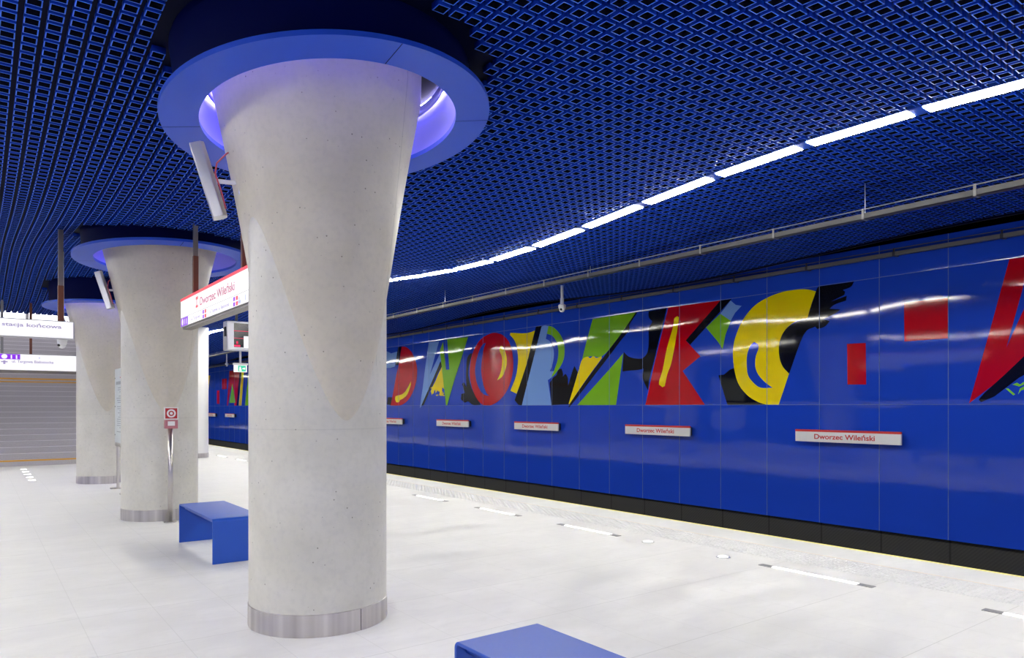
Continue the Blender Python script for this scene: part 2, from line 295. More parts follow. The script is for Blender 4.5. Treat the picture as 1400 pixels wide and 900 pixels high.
# mural outlines on the right wall, in metres (along the wall, height)
MURAL = [('D',[('sky',[(23.047,3.651),(22.269,3.433),(21.806,3.471),(22.018,2.967),(22.377,2.933),(23.123,2.965)]),
('black',[(21.771,3.618),(21.459,3.614),(21.736,3.004),(21.982,3.009)]),
('black',[(22.524,1.922),(22.161,1.918),(22.305,1.65),(22.597,1.668)]),
('red',[(21.514,3.617),(21.289,3.596),(21.054,3.522),(20.822,3.379),(20.626,3.176),(20.51,2.979),(20.465,2.756),(20.497,2.503),(20.607,2.252),(20.789,2.032),(21.02,1.842),(21.289,1.714),(21.597,1.643),(21.947,1.623),(22.319,1.634),(22.125,2.085),(21.911,2.647),(21.736,3.004)]),
('yellow',[(20.868,2.435),(20.921,2.259),(21.121,2.005),(21.391,1.878),(21.632,1.814),(21.701,1.749),(21.911,1.743),(21.989,1.85),(21.961,1.95),(21.806,1.974),(21.528,2.004),(21.289,2.088),(21.054,2.262)])]),
('W',[('sky',[(19.716,3.636),(19.092,3.621),(19.656,2.6),(19.838,2.375),(19.005,3.269),(18.976,3.012),(19.209,2.706),(20.18,1.631),(20.274,1.631),(20.086,2.272),(19.931,2.89)]),
('black',[(19.005,2.998),(18.918,2.829),(19.238,2.555),(20.055,1.631),(20.192,1.631),(19.297,2.648)]),
('yellow',[(18.918,2.829),(18.861,2.782),(18.747,2.106),(18.89,2.184),(18.947,1.915),(19.034,2.037),(19.15,2.129),(19.297,2.01),(19.326,2.132),(19.535,1.952),(19.595,2.076),(19.475,2.227),(19.297,2.405),(19.15,2.583)]),
('yellow',[(18.793,1.913),(18.775,1.94),(18.936,1.969),(18.953,1.945)]),
('yellow',[(19.074,1.983),(19.011,1.973),(18.97,2.048),(19.034,2.058)]),
('yellow',[(19.22,2.139),(19.191,2.115),(19.051,2.157),(19.08,2.182)]),
('yellow',[(18.895,1.962),(18.901,1.93),(18.781,1.922),(18.77,1.952)]),
('yellow',[(19.613,2.193),(19.595,2.165),(19.463,2.187),(19.481,2.215)]),
('yellow',[(18.953,2.071),(18.97,2.045),(18.867,2.031),(18.855,2.058)]),
('yellow',[(19.409,2.177),(19.398,2.134),(19.238,2.14),(19.244,2.179)]),
('yellow',[(19.386,2.1),(19.457,2.104),(19.475,2.01),(19.398,2.006)]),
('yellow',[(19.086,1.956),(19.016,1.934),(18.918,2.014),(18.987,2.036)]),
('yellow',[(19.445,2.135),(19.505,2.121),(19.445,2.049),(19.386,2.063)]),
('yellow',[(19.273,1.967),(19.261,1.928),(19.127,1.938),(19.138,1.975)]),
('yellow',[(19.011,1.955),(18.987,1.925),(18.821,1.955),(18.844,1.986)]),
('yellow',[(19.039,2.019),(18.982,2.024),(19.022,2.106),(19.08,2.101)]),
('yellow',[(19.481,2.019),(19.404,2.015),(19.398,2.085),(19.481,2.086)]),
('yellow',[(18.941,2.017),(18.936,1.984),(18.781,1.991),(18.793,2.024)]),
('yellow',[(19.133,2.059),(19.069,2.07),(19.127,2.159),(19.191,2.148)]),
('green',[(18.844,3.588),(18.674,2.72),(18.483,2.721),(18.606,3.636),(17.45,3.624),(17.789,3.052),(18.219,2.345),(18.606,1.63),(18.674,1.645),(19.034,3.331)])]),
('O',[('black',[(17.335,3.133),(17.246,3.128),(17.455,2.627),(17.276,2.127),(16.81,1.649),(17.216,1.65),(17.455,1.75),(17.636,1.717),(17.851,1.819),(17.82,1.97),(17.636,2.001),(17.789,2.271),(17.666,2.302),(17.545,2.165),(17.575,2.565),(17.515,2.994)]),
('red',[(16.088,3.631),(16.306,3.633),(16.584,3.585),(16.867,3.478),(17.128,3.268),(17.305,2.983),(17.377,2.657),(17.335,2.326),(17.187,2.027),(16.954,1.779),(16.696,1.642),(16.361,1.632),(16.088,1.695),(15.822,1.818),(15.586,2.0),(15.407,2.241),(15.295,2.542),(15.28,2.845),(15.356,3.153),(15.509,3.378),(15.769,3.552)]),
('navy',[(16.556,3.391),(16.668,3.206),(16.753,2.922),(16.782,2.6),(16.708,2.276),(16.528,1.984),(16.389,1.902),(16.64,1.937),(16.867,2.086),(17.041,2.35),(17.099,2.678),(17.012,2.968),(16.867,3.219),(16.696,3.362)]),
('yellow',[(15.822,3.261),(15.717,3.208),(15.612,3.047),(15.561,2.859),(15.602,2.646),(15.769,2.421),(16.008,2.32),(15.848,2.533),(15.779,2.778),(15.795,2.965),(15.901,3.126),(15.885,3.219)])]),
('R',[('yellow',[(15.406,3.578),(14.713,3.512),(14.334,3.553),(14.689,2.666),(15.129,1.938),(15.406,2.022),(15.154,2.416),(15.069,2.834),(15.129,3.199),(15.254,3.389),(15.432,3.525)]),
('black',[(14.311,3.645),(14.081,3.647),(14.689,2.163),(14.907,1.63),(15.054,1.646),(15.214,1.767),(15.104,1.962),(14.713,2.667)]),
('sky',[(14.081,3.624),(13.968,3.643),(13.811,3.617),(13.914,3.303),(13.767,3.235),(13.634,3.07),(13.6,2.87),(13.656,2.647),(13.753,2.481),(13.569,2.474),(13.678,2.337),(13.833,2.262),(13.691,1.629),(14.897,1.63),(14.665,2.221)]),
('green',[(13.811,3.623),(13.613,3.563),(13.396,3.404),(13.247,3.211),(13.193,2.985),(13.226,2.766),(13.354,2.577),(13.613,2.363),(13.7,2.337),(13.569,2.53),(13.461,2.75),(13.431,2.973),(13.504,3.202),(13.656,3.354),(13.869,3.428)])]),
('Z',[('black',[(13.757,2.19),(13.631,2.316),(13.507,2.376),(13.433,2.502),(13.311,2.528),(13.253,2.399),(13.262,2.336),(13.166,2.396),(13.08,2.298),(13.071,2.109),(12.929,2.418),(12.836,2.571),(12.766,2.474),(12.72,2.411),(13.047,1.653),(13.696,1.638)]),
('green',[(12.205,3.635),(10.846,3.644),(11.284,3.222),(11.671,2.886),(11.945,2.739),(12.183,2.767),(12.381,2.763),(12.57,2.706),(12.426,3.101)]),
('yellow',[(12.57,2.706),(12.381,2.769),(12.293,2.728),(12.183,2.77),(12.074,2.722),(11.911,2.752),(11.903,2.707),(12.381,2.276),(13.023,1.653),(13.047,1.669),(12.697,2.441)]),
('black',[(10.846,3.644),(10.8,3.639),(11.028,3.401),(11.047,3.274),(11.284,3.078),(11.684,2.725),(11.945,2.5),(12.953,1.637),(13.033,1.643),(12.381,2.261),(11.671,2.886),(11.284,3.222)]),
('green',[(11.224,2.78),(11.445,1.634),(12.743,1.63),(11.671,2.43)])]),
('E',[('black',[(10.474,3.633),(9.978,3.644),(10.289,2.681),(10.453,2.192),(10.495,1.943),(10.641,2.198),(10.62,2.411),(10.79,2.392),(11.05,2.387),(11.25,2.379),(11.228,2.605),(11.21,2.814),(11.094,2.72),(10.963,2.665),(10.79,2.637),(10.662,2.639),(10.545,2.711),(10.495,2.817),(10.474,3.003),(10.474,3.253),(10.404,3.355),(10.379,3.415),(10.445,3.468),(10.474,3.518),(10.482,3.581)]),
('red',[(9.939,3.646),(8.639,3.649),(9.48,2.936),(9.116,2.593),(9.559,2.321),(9.002,1.629),(10.57,1.631),(10.289,2.588)]),
('yellow',[(9.699,3.449),(9.653,3.42),(9.737,2.979),(9.853,2.505),(9.962,2.268),(10.029,2.026),(10.096,2.003),(10.188,2.061),(10.176,2.153),(10.088,2.364),(9.97,2.814),(9.814,3.226),(9.776,3.403)]),
('black',[(8.639,3.649),(8.382,3.641),(9.369,2.84),(9.48,2.936)]),
('sky',[(8.405,3.616),(8.291,3.519),(8.162,3.486),(8.307,3.369),(8.405,3.227),(8.639,3.39)]),
('green',[(8.639,3.39),(8.399,3.226),(8.521,2.972),(8.588,2.702),(8.69,2.844),(8.977,3.152)])]),
('C',[('black',[(8.686,2.203),(8.555,2.214),(8.425,2.302),(8.334,2.329),(8.155,1.956),(7.638,1.632),(8.481,1.634)]),
('black',[(6.63,3.645),(6.016,3.642),(6.07,3.565),(6.207,3.529),(6.166,3.497),(6.18,3.445),(6.404,3.364),(6.138,3.427),(6.152,3.348),(6.348,3.303),(6.433,3.244),(6.249,3.211),(6.319,3.164),(6.548,3.078),(6.433,3.034),(6.519,2.952),(6.651,2.922),(6.695,2.967),(6.905,2.845),(7.184,2.179),(7.375,2.288),(7.408,2.58),(7.343,2.866),(7.152,3.037),(6.844,3.135),(6.68,3.568)]),
('yellow',[(6.68,3.568),(6.844,3.623),(7.09,3.65),(7.343,3.634),(7.605,3.578),(7.875,3.462),(8.102,3.26),(8.262,3.0),(8.349,2.699),(8.334,2.36),(8.244,2.05),(8.084,1.849),(7.875,1.711),(7.638,1.635),(7.392,1.626),(7.184,2.179),(7.311,2.314),(7.375,2.491),(7.382,2.695),(7.327,2.865),(7.216,2.999),(7.059,3.085),(6.844,3.107),(6.769,3.337)]),
('navy',[(7.892,2.79),(7.807,2.739),(7.8,2.664),(7.858,2.518),(7.868,2.339),(7.807,2.187),(7.655,2.034),(7.506,1.937),(7.739,1.941),(7.875,2.01),(8.014,2.164),(8.049,2.347),(8.042,2.558),(7.979,2.72)])]),
('dash',[('red',[(5.23,3.206),(4.605,3.206),(4.605,2.607),(5.224,2.605)]),
('red',[(6.134,2.63),(5.824,2.627),(5.818,1.954),(6.127,1.961)])]),
('W2',[('red',[(3.82,3.644),(3.456,3.65),(3.456,3.303),(3.612,3.418),(3.855,2.422),(3.456,3.408),(3.456,2.461),(4.325,1.644),(4.108,2.48)]),
('black',[(3.456,2.488),(3.456,2.146),(3.704,1.996),(3.998,1.744),(4.169,1.663),(4.202,1.699),(4.12,1.801),(3.891,2.029)]),
('lime',[(3.867,1.852),(3.832,1.851),(3.75,1.768),(3.773,1.755)]),
('lime',[(3.785,1.904),(3.727,1.929),(3.692,1.902),(3.646,1.941),(3.646,1.901),(3.704,1.875),(3.738,1.889)]),
('lime',[(3.715,1.768),(3.692,1.848),(3.646,1.874),(3.59,1.992),(3.567,1.978),(3.624,1.839),(3.681,1.821)])])]

LET = {'D': 'red half-round letter D with yellow curl and pale blue top', 'W': 'pale blue and green letter W with yellow speckled wedge', 'O': 'red oval letter O with yellow curl and black shadow',
       'R': 'yellow and pale blue letter R with green bow', 'Z': 'green letter Z with yellow point and black shadow', 'E': 'red letter E with yellow stroke and pale blue and green tip',
       'C': 'large yellow letter C with black brushed shadow', 'dash': 'two red rectangles forming a hyphen', 'W2': 'large red letter W cut by the right edge of the photo'}
XW = 11.5; XE = 7.87; XL = -3.55; Y0, Y1 = -9.0, 62.0
COLS = [(2.098, 5.243), (2.165, 11.43), (2.205, 17.40)]

# ---------------------------------------------------------------- setting: platform, tracks, walls
b = MB(); b.box(XL, XE, Y0, Y1, -1.25, 0, M['floor']); fl = b.build('floor', kind='structure')
b = MB(); b.box(7.285, XE-.045, Y0, Y1, .0, .004, M['edge']); b.box(7.262, 7.285, Y0, Y1, .0, .003, M['beige']); b.build('trim_1', kind='structure')
b = MB(); b.box(XE-.045, XE+.004, Y0, Y1, -.06, .006, M['yellow_line']); b.build('trim_2', kind='structure')
b = MB(); b.box(XE, XW+.3, Y0, Y1, -1.3, -1.2, M['trackbed']); b.box(-7.4, XL, Y0, Y1, -1.3, -1.2, M['trackbed']); b.build('floor_track', kind='structure')
# tactile warning band: staggered domes
b = MB(); b.box(6.72, 7.262, Y0, Y1, 0, .003, M['tact'])
y = 1.2; row = 0
while y < 24:
    for k in range(8):
        x = 6.76+k*.066+(row % 2)*.033
        if x > 7.24: continue
        r = .0175; h = .0075
        lo = [b.bm.verts.new((x+r*math.cos(a*PI/3), y+r*math.sin(a*PI/3), .003)) for a in range(6)]
        hi = [b.bm.verts.new((x+r*.6*math.cos(a*PI/3), y+r*.6*math.sin(a*PI/3), .003+h)) for a in range(6)]
        b.bm.faces.new(hi)
        for a in range(6): b.bm.faces.new((lo[a], lo[(a+1) % 6], hi[(a+1) % 6], hi[a]))
    y += .058; row += 1
b.build('trim_3', kind='structure', normals=False)

b = MB(); b.box(XW, XW+.2, Y0, Y1, -.373, 4.155, M['blue']); wr = b.build('wall_right', kind='structure')
b = MB(); b.box(XW+.06, XW+.3, Y0, Y1, -1.25, -.373, M['trackside']); b.build('trim_4', kind='structure')
b = MB(); b.box(XW+.2, XW+.3, Y0, Y1, 4.0, 6, M['void']); b.build('trim_5', kind='structure')
b = MB(); b.box(-7.3, -7.1, Y0, Y1, -1.25, 5.2, M['blue']); b.build('wall_left', kind='structure')
b = MB(); b.box(-7.3, XW+.3, Y0-.2, Y0, -1.25, 6, M['blue']); b.build('wall_back', kind='structure')
b = MB(); b.box(4.9, XW+.3, Y1, Y1+.2, -1.25, 6, M['blue']); b.build('wall_front', kind='structure')
b = MB()
k = -13
while 4.6+1.008*k < Y1:
    yy = 4.6+1.008*k
    if yy > Y0: b.box(XW-.005, XW, yy-.004, yy+.004, -.373, 4.155, M['seam'])
    k += 1
b.box(XW-.005, XW, Y0, Y1, 1.627, 1.634, M['seam']); b.box(XW-.005, XW, Y0, Y1, 3.648, 3.655, M['seam'])
b.build('panel_joints', parent=wr)

def shape(mb, pts, m, x):
    mb.face([(x, p[0], p[1]) for p in pts], M[m])
def smooth(pts, n=4):
    """rounds off the gently turning stretches of an outline, keeps its corners"""
    N = len(pts); P = [Vector(p) for p in pts]
    if N < 9: return pts
    def corner(i):
        a = P[i]-P[i-1]; b = P[(i+1) % N]-P[i]
        return a.length < 1e-6 or b.length < 1e-6 or a.angle(b) > math.radians(48)
    K = [corner(i) for i in range(N)]; out = []
    for i in range(N):
        j = (i+1) % N; p1, p2 = P[i], P[j]
        p0 = p1*2-p2 if K[i] else P[i-1]; p3 = p2*2-p1 if K[j] else P[(j+1) % N]
        out.append(tuple(p1))
        if K[i] and K[j]: continue
        for k in range(1, n):
            t = k/n
            q = .5*((2*p1)+(p2-p0)*t+(2*p0-5*p1+4*p2-p3)*t*t+(3*p1-3*p2+p3-p0)*t**3)
            out.append(tuple(q))
    return out
def mural(name, shapes, dy=0, clip=None):
    b = MB()
    for i, (c, pts) in enumerate(shapes):
        if clip is not None: pts = [(max(p[0], clip), p[1]) for p in pts]
        pts = smooth(pts)
        shape(b, [(p[0]+dy, min(p[1], 3.645)) for p in pts], c, XW-.001-.0004*i)
    return b.build(name, parent=wr, normals=False)
for n, sh in MURAL:
    o = mural('mural_letter', sh)
    o['label'] = LET[n]
# further along, the same lettering again
def rect(y0, y1, z0, z1): return [(y0, z0), (y1, z0), (y1, z1), (y0, z1)]
far = [('mural_letter', [('yellow', [(46.0, 3.5), (47.6, 3.5), (48.2, 1.65), (46.8, 1.65)])], 'yellow curved letter C on the far wall'),
       ('mural_letter', [('red', rect(43.9, 44.5, 1.75, 2.55)), ('red', rect(42.4, 43.4, 2.6, 3.2))], 'two red rectangles on the far wall'),
       ('mural_letter', [('red', [(41.9, 3.6), (40.9, 3.6), (42.2, 1.65), (42.4, 1.65)]), ('red', [(40.9, 3.6), (39.9, 3.6), (40.5, 1.65), (40.9, 1.65), (41.7, 3.2)]),
                         ('green', [(41.3, 2.9), (40.7, 1.8), (41.9, 1.8)]), ('black', [(39.9, 3.6), (39.6, 3.6), (40.2, 1.65), (40.5, 1.65)])], 'red letter W on the far wall'),
       ('mural_letter', [('yellow', [(39.55, 3.6), (39.1, 3.6), (39.6, 1.65), (40.1, 1.65)])], 'yellow slanted letter I on the far wall'),
       ('mural_letter', [('green', [(38.3, 3.6), (36.9, 3.6), (37.6, 1.65), (39.0, 1.65)])], 'green letter L on the far wall')]
for n, sh, lab in far:
    o = mural(n, sh); o['label'] = lab

# ---------------------------------------------------------------- setting: wavy ceiling of square cups
P = .125; LO = .0445; LI = .0365; HC = .045
XS, XE2 = 6.55, 11.1
def in_region(x, y): return (y < 22.1 or x > 4.95)
cells = []
ix0, ix1 = int(-3.0/P), int(XE2/P)
for iy in range(int(.3/P), int(44/P)):
    y = iy*P
    for ix in range(ix0, ix1):
        x = XS+(ix-int(XS/P))*P
        if x > XE2-.04 or not in_region(x, y): continue
        if abs(x-XS) < .1: continue
        if any((x-c[0]-.085)**2+(y-c[1]+.06)**2 < 1.19**2 for c in COLS): continue
        if y > 22 and x > 10.9: pass
        cells.append((x, y))
cells = np.array(cells); N = len(cells)
zv = np.vectorize(zc)
def ring_pts(h):
    off = np.array([(-h, -h), (h, -h), (h, h), (-h, h)])
    return cells[:, None, :]+off[None]
out2, in2 = ring_pts(LO), ring_pts(LI)
zo, zi = zv(out2[..., 0], out2[..., 1]), zv(in2[..., 0], in2[..., 1])
V = np.zeros((N, 16, 3))
V[:, 0:4, :2] = out2; V[:, 0:4, 2] = zo; V[:, 4:8, :2] = in2; V[:, 4:8, 2] = zi
V[:, 8:12, :2] = out2; V[:, 8:12, 2] = zo+HC; V[:, 12:16, :2] = in2; V[:, 12:16, 2] = zi+HC
fc = []
mi_ = []
for k in range(4):
    j = (k+1) % 4
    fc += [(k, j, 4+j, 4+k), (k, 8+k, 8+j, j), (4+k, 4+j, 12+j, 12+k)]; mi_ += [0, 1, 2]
fc = np.array(fc); nf = len(fc)
Fc = (np.arange(N)[:, None, None]*16+fc[None]).reshape(-1)
me = bpy.data.meshes.new('ceiling'); me.vertices.add(N*16); me.vertices.foreach_set('co', V.reshape(-1))
me.loops.add(len(Fc)); me.loops.foreach_set('vertex_index', Fc.astype(np.int32))
me.polygons.add(N*nf); me.polygons.foreach_set('loop_start', np.arange(0, N*nf*4, 4, dtype=np.int32)); me.polygons.foreach_set('loop_total', np.full(N*nf, 4, dtype=np.int32))
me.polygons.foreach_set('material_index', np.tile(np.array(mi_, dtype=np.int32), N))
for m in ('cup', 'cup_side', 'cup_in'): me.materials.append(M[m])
me.update(calc_edges=True); me.validate()
ceil = bpy.data.objects.new('ceiling', me); col.objects.link(ceil); ceil['kind'] = 'structure'
# navy backing above the cups
def sheet(b, xs, ys, dz, m, holes=()):
    grid = {}
    for i, x in enumerate(xs):
        for j, y in enumerate(ys): grid[i, j] = b.bm.verts.new((x, y, zc(x, y)+dz))
    k = b.mi(m)
    for i in range(len(xs)-1):
        for j in range(len(ys)-1):
            cx, cy = (xs[i]+xs[i+1])/2, (ys[j]+ys[j+1])/2
            if not in_region(cx, cy): continue
            if cx < 4.95 and cy > 22.1: continue
            f = b.bm.faces.new((grid[i, j], grid[i, j+1], grid[i+1, j+1], grid[i+1, j])); f.material_index = k; f.smooth = True
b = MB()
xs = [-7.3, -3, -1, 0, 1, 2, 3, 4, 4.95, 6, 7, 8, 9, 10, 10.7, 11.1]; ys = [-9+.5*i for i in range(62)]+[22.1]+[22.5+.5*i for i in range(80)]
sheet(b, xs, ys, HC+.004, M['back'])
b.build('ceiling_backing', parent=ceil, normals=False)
# plain blue lining where the ceiling runs out of view behind and to the left
b = MB()
sheet(b, [-7.1, -5, -3], [-9+.5*i for i in range(63)], .0, M['housing'])
sheet(b, [-3, 0, 3, 6, 6.4], [-9+.5*i for i in range(20)], .0, M['housing']); sheet(b, [6.7, 8, 9, 10, 11.1], [-9+.5*i for i in range(20)], .0, M['housing'])
b.build('ceiling_lining', parent=ceil, normals=False)
# edge angle at the track side
b = MB(); ysx = [i*.25-2 for i in range(200)]
for i in range(len(ysx)-1):
    y0, y1 = ysx[i], ysx[i+1]; z0, z1 = zc(XE2, y0), zc(XE2, y1)
    b.face([(XE2, y0, z0-.006), (XE2, y1, z1-.006), (XE2, y1, z1+.06), (XE2, y0, z0+.06)], M['back'])
    b.face([(XE2-.015, y0, z0-.006), (XE2-.015, y1, z1-.006), (XE2, y1, z1-.006), (XE2, y0, z0-.006)], M['tray'])
b.build('ceiling_edge', parent=ceil, normals=False)
b = MB(); b.box(-7.3, XW+.3, Y0, 22.3, 5.3, 5.4, M['void']); b.box(4.9, XW+.3, 22.3, Y1, 5.3, 5.4, M['void']); b.box(-7.3, 4.9, 22.13, 22.2, 4.1, 5.3, M['white'])
b.build('ceiling_slab', kind='structure')

# ---------------------------------------------------------------- stair and concourse beyond
SX0, SX1 = -3.5, 4.75
b = MB(); NR = 15; rise = .16; tread = .30; ys0 = 23.3
for i in range(NR):
    b.box(SX0, SX1, ys0+i*tread, ys0+NR*tread+1.6, i*rise, (i+1)*rise, M['stair'])
ys1 = ys0+NR*tread+1.5
for i in range(14):
    b.box(SX0, SX1, ys1+i*tread, 40, 2.4+i*rise, 2.4+(i+1)*rise, M['stair'])
st = b.build('staircase', kind='structure')
b = MB()
for i in range(NR):
    m = 'amber' if i in (0, NR-1) else 'nosing'
    b.box(SX0, SX1, ys0+i*tread-.004, ys0+i*tread+(.05 if m == 'amber' else .03), (i+1)*rise-(.035 if m == 'amber' else .008), (i+1)*rise+.003, M[m])
for i in range(14):
    m = 'amber' if i == 0 else 'nosing'
    b.box(SX0, SX1, ys1+i*tread-.004, ys1+i*tread+.03, 2.4+(i+1)*rise-(.05 if m == 'amber' else .012), 2.4+(i+1)*rise+.003, M[m])
b.box(SX0, SX1, ys1-.4, ys1-.33, 2.4, 2.404, M['amber'])
b.build('step_nosings', parent=st)
b = MB(); b.box(4.75, 4.95, 24.0, 45, 0, 5.3, M['hallwall']); b.build('wall_stair', kind='structure')
b = MB(); b.box(-3.7, -3.5, 23.3, 45, 0, 5.3, M['hallwall']); b.build('wall_stair_far', kind='structure')
b = MB(); b.box(-8, 5, 40, 40.2, 4.6, 8.5, M['hall']); w = b.build('window_1', kind='structure')
b = MB()
for x in (-3, -1.6, -.2, .85, 1.95, 3.3, 4.6): b.box(x-.06, x+.06, 39.9, 40, 4.6, 8.5, M['grey'])
for z in (5.15, 6.6): b.box(-8, 5, 39.92, 40, z-.03, z+.03, M['grey'])
b.build('window_mullion', parent=w)

b = MB(); b.box(-8, 5, 22.2, 40.2, 8.5, 8.6, M['hallroof']); b.build('ceiling_hall', kind='structure')
for i, yy in enumerate((26, 30, 34, 38)):  # added unseen strips that brighten the staircase
    b = MB(); b.box(-3, 4.5, yy-.15, yy+.15, 8.42, 8.5, M['halllamp']); o = b.build('hall_ceiling_light'); tag(o, 'strip light on the roof of the hall above the staircase, out of sight', 'ceiling light', 'hall roof lights')
# ---------------------------------------------------------------- columns
def crease_z(th):
    return 1.50+1.46*abs(math.cos(th))**1.7          # lowest towards -Y / +Y
def funnel_r(th, t):
    """radius of the flared funnel, t = 0 at the crease, 1 under the ring"""
    return .505+.263*t**(.62+.33*abs(math.cos(th)))
def make_column(cx, cy, label, top=4.25):
    root = empty('support_column', (cx, cy, 0)); tag(root, label, 'column', 'flared concrete columns')
    b = MB(); n = 160; b.mi(M['concrete']); rings = []; lower, upper = 24, 44; rim = 3.95
    for i in range(lower+1):
        rings.append([(2*PI*k/n, .505, .15+(crease_z(2*PI*k/n)-.15)*i/lower) for k in range(n)])
    for i in range(1, upper+1):
        t = (i/upper)**1.6
        rings.append([(2*PI*k/n, funnel_r(2*PI*k/n, t), crease_z(2*PI*k/n)+(rim-crease_z(2*PI*k/n))*t) for k in range(n)])
    rings.append([(2*PI*k/n, .775, top) for k in range(n)])
    rings = [[b.bm.verts.new((r*math.cos(a), r*math.sin(a), z)) for a, r, z in rg] for rg in rings]
    for i in range(len(rings)-1):
        for k in range(n):
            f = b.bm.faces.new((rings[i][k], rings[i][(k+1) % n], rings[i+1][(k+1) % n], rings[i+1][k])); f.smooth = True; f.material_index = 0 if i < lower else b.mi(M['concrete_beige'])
    b.bm.edges.ensure_lookup_table()
    for k in range(n):
        e = b.bm.edges.get((rings[lower][k], rings[lower][(k+1) % n])); e.smooth = False
    b.bm.faces.new(rings[-1]); b.bm.faces.new(rings[0])
    o = b.build('shaft', parent=root)
    b = MB(); b.lathe([(.0, 0), (.511, 0), (.511, .155), (.505, .158), (.0, .158)], M['steel'], n=128)
    b.box(.508*math.cos(-1.35)-.0015, .508*math.cos(-1.35)+.0015, .512*math.sin(-1.35)-.003, .512*math.sin(-1.35)+.004, .002, .155, M['railgrey'])
    o = b.build('steel_base_band', parent=root); sharpen(o, 30)
    return root
CL = ['largest pale concrete flared column, nearest the camera, with a steel band at its foot',
      'second concrete flared column, behind the red help point post and the blue bench',
      'third and farthest flared concrete column, in front of the staircase']
for (c, l) in zip(COLS, CL): make_column(*c, l)
root = empty('round_pillar', (5.55, 24.05, 0)); tag(root, 'slim plain pillar far away between the second column and the wall', 'pillar')
b = MB(); b.lathe([(0, .14), (.4, .14), (.4, 4.3), (0, 4.3)], M['white'], n=64); sharpen(b.build('shaft', parent=root), 30)
b = MB(); b.lathe([(0, 0), (.406, 0), (.406, .14), (0, .14)], M['steel'], n=64); sharpen(b.build('steel_base_band', parent=root), 30)

# ---------------------------------------------------------------- ring collars under the ceiling
RT = [((.07, -.11), 3.74), ((.03, -.05), 3.72), ((0, -.02), 3.66)]
RL = ['big blue ring with glowing hole around the top of the nearest column',
      'blue ring with glowing hole around the top of the second column',
      'small distant blue ring around the top of the third column']
def make_ring(cx, cy, tilt, z, label):
    root = empty('ceiling_ring_lamp', (cx, cy, z)); tag(root, label, 'lamp', 'illuminated rings around the columns')
    root.rotation_euler = (math.atan(tilt[1]), -math.atan(tilt[0]), 0)
    b = MB(); b.lathe([(.94, 0), (1.2, 0), (1.2, .035), (.94, .035)], M['ringblue'], n=128, closed=True); o = b.build('ring_plate', parent=root); sharpen(o, 40)
    for a in (-1.95+.35, -.45, 1.1, 2.75):
        b = MB()
        ca, sa = math.cos(a), math.sin(a); t = Vector((-sa, ca, 0))*.003; r0 = Vector((ca, sa, 0))
        b.face([r0*.942-t+Vector((0, 0, -.001)), r0*1.198-t+Vector((0, 0, -.001)), r0*1.198+t+Vector((0, 0, -.001)), r0*.942+t+Vector((0, 0, -.001))], M['drum'])
        b.build('plate_joint', parent=root, normals=False)
    b = MB(); b.lathe([(1.07, .035), (1.09, .5)], M['drum'], n=96); b.build('outer_drum', parent=root)
    b = MB(); b.lathe([(.945, .002), (.95, .42), (.70, .44)], M['drum_in'], n=96); b.build('inner_reflector', parent=root)
    b = MB(); b.lathe([(.90, .36), (.93, .36), (.93, .385), (.90, .385)], M['ringled'], n=96, closed=True); b.build('light_strip', parent=root)
    b = MB(); b.lathe([(.882, .29), (.888, .29), (.888, .366), (.882, .366)], M['drum_in'], n=96, closed=True); b.build('strip_shield', parent=root)  # added lip that keeps the strip's light off the column
    return root
for c, (t, z), l in zip(COLS, RT, RL): make_ring(c[0]+.085, c[1]-.06, t, z, l)

# ---------------------------------------------------------------- wall loudspeakers on the columns
def make_speaker():
    root = empty('column_loudspeaker')
    b = MB(); n = 6; L = .27; prof = [(-.045, -.055), (.03, -.06), (.055, -.03), (.055, .03), (.03, .06), (-.045, .055)]
    lo = [b.bm.verts.new((x, y, -L)) for x, y in prof]; hi = [b.bm.verts.new((x, y, L)) for x, y in prof]; b.mi(M['alu'])
    b.bm.faces.new(lo); b.bm.faces.new(hi)
    for k in range(n): b.bm.faces.new((lo[k], lo[(k+1) % n], hi[(k+1) % n], hi[k]))
    o = b.build('cabinet', parent=root); o.rotation_euler = (0, -math.radians(17), 0)
    m = o.modifiers.new('bevel', 'BEVEL'); m.width = .006; m.segments = 2
    b = MB()
    b.box(.03, .21, -.014, .014, -.005, .02, M['white']); b.box(.205, .215, -.04, .04, -.08, .07, M['white']); b.box(.03, .045, -.03, .03, -.03, .05, M['white'])
    b.build('bracket', parent=root)
    b = MB(); b.tube([(.18, -.02, .25), (.12, -.03, .2), (.06, -.055, .12), (.05, -.06, .04), (.09, -.06, -.08), (.12, -.055, -.2)], .006, M['redcable'], n=8)
    b.build('cable', parent=root)
    return root
sp = make_speaker()
SL = ['silver loudspeaker bar tilted on the nearest column, with a red cable', 'silver loudspeaker bar tilted on the second column', 'small silver loudspeaker bar on the third column']
for i, (c, dx) in enumerate(zip(COLS, (-.755, -.69, -.70))):
    o = sp if i == 0 else copy_tree(sp)
    o.location = (c[0]+dx, c[1]+.19, 3.22+(.03 if i else 0)); o.rotation_euler.z = -.28
    tag(o, SL[i], 'loudspeaker', 'loudspeakers on the columns')

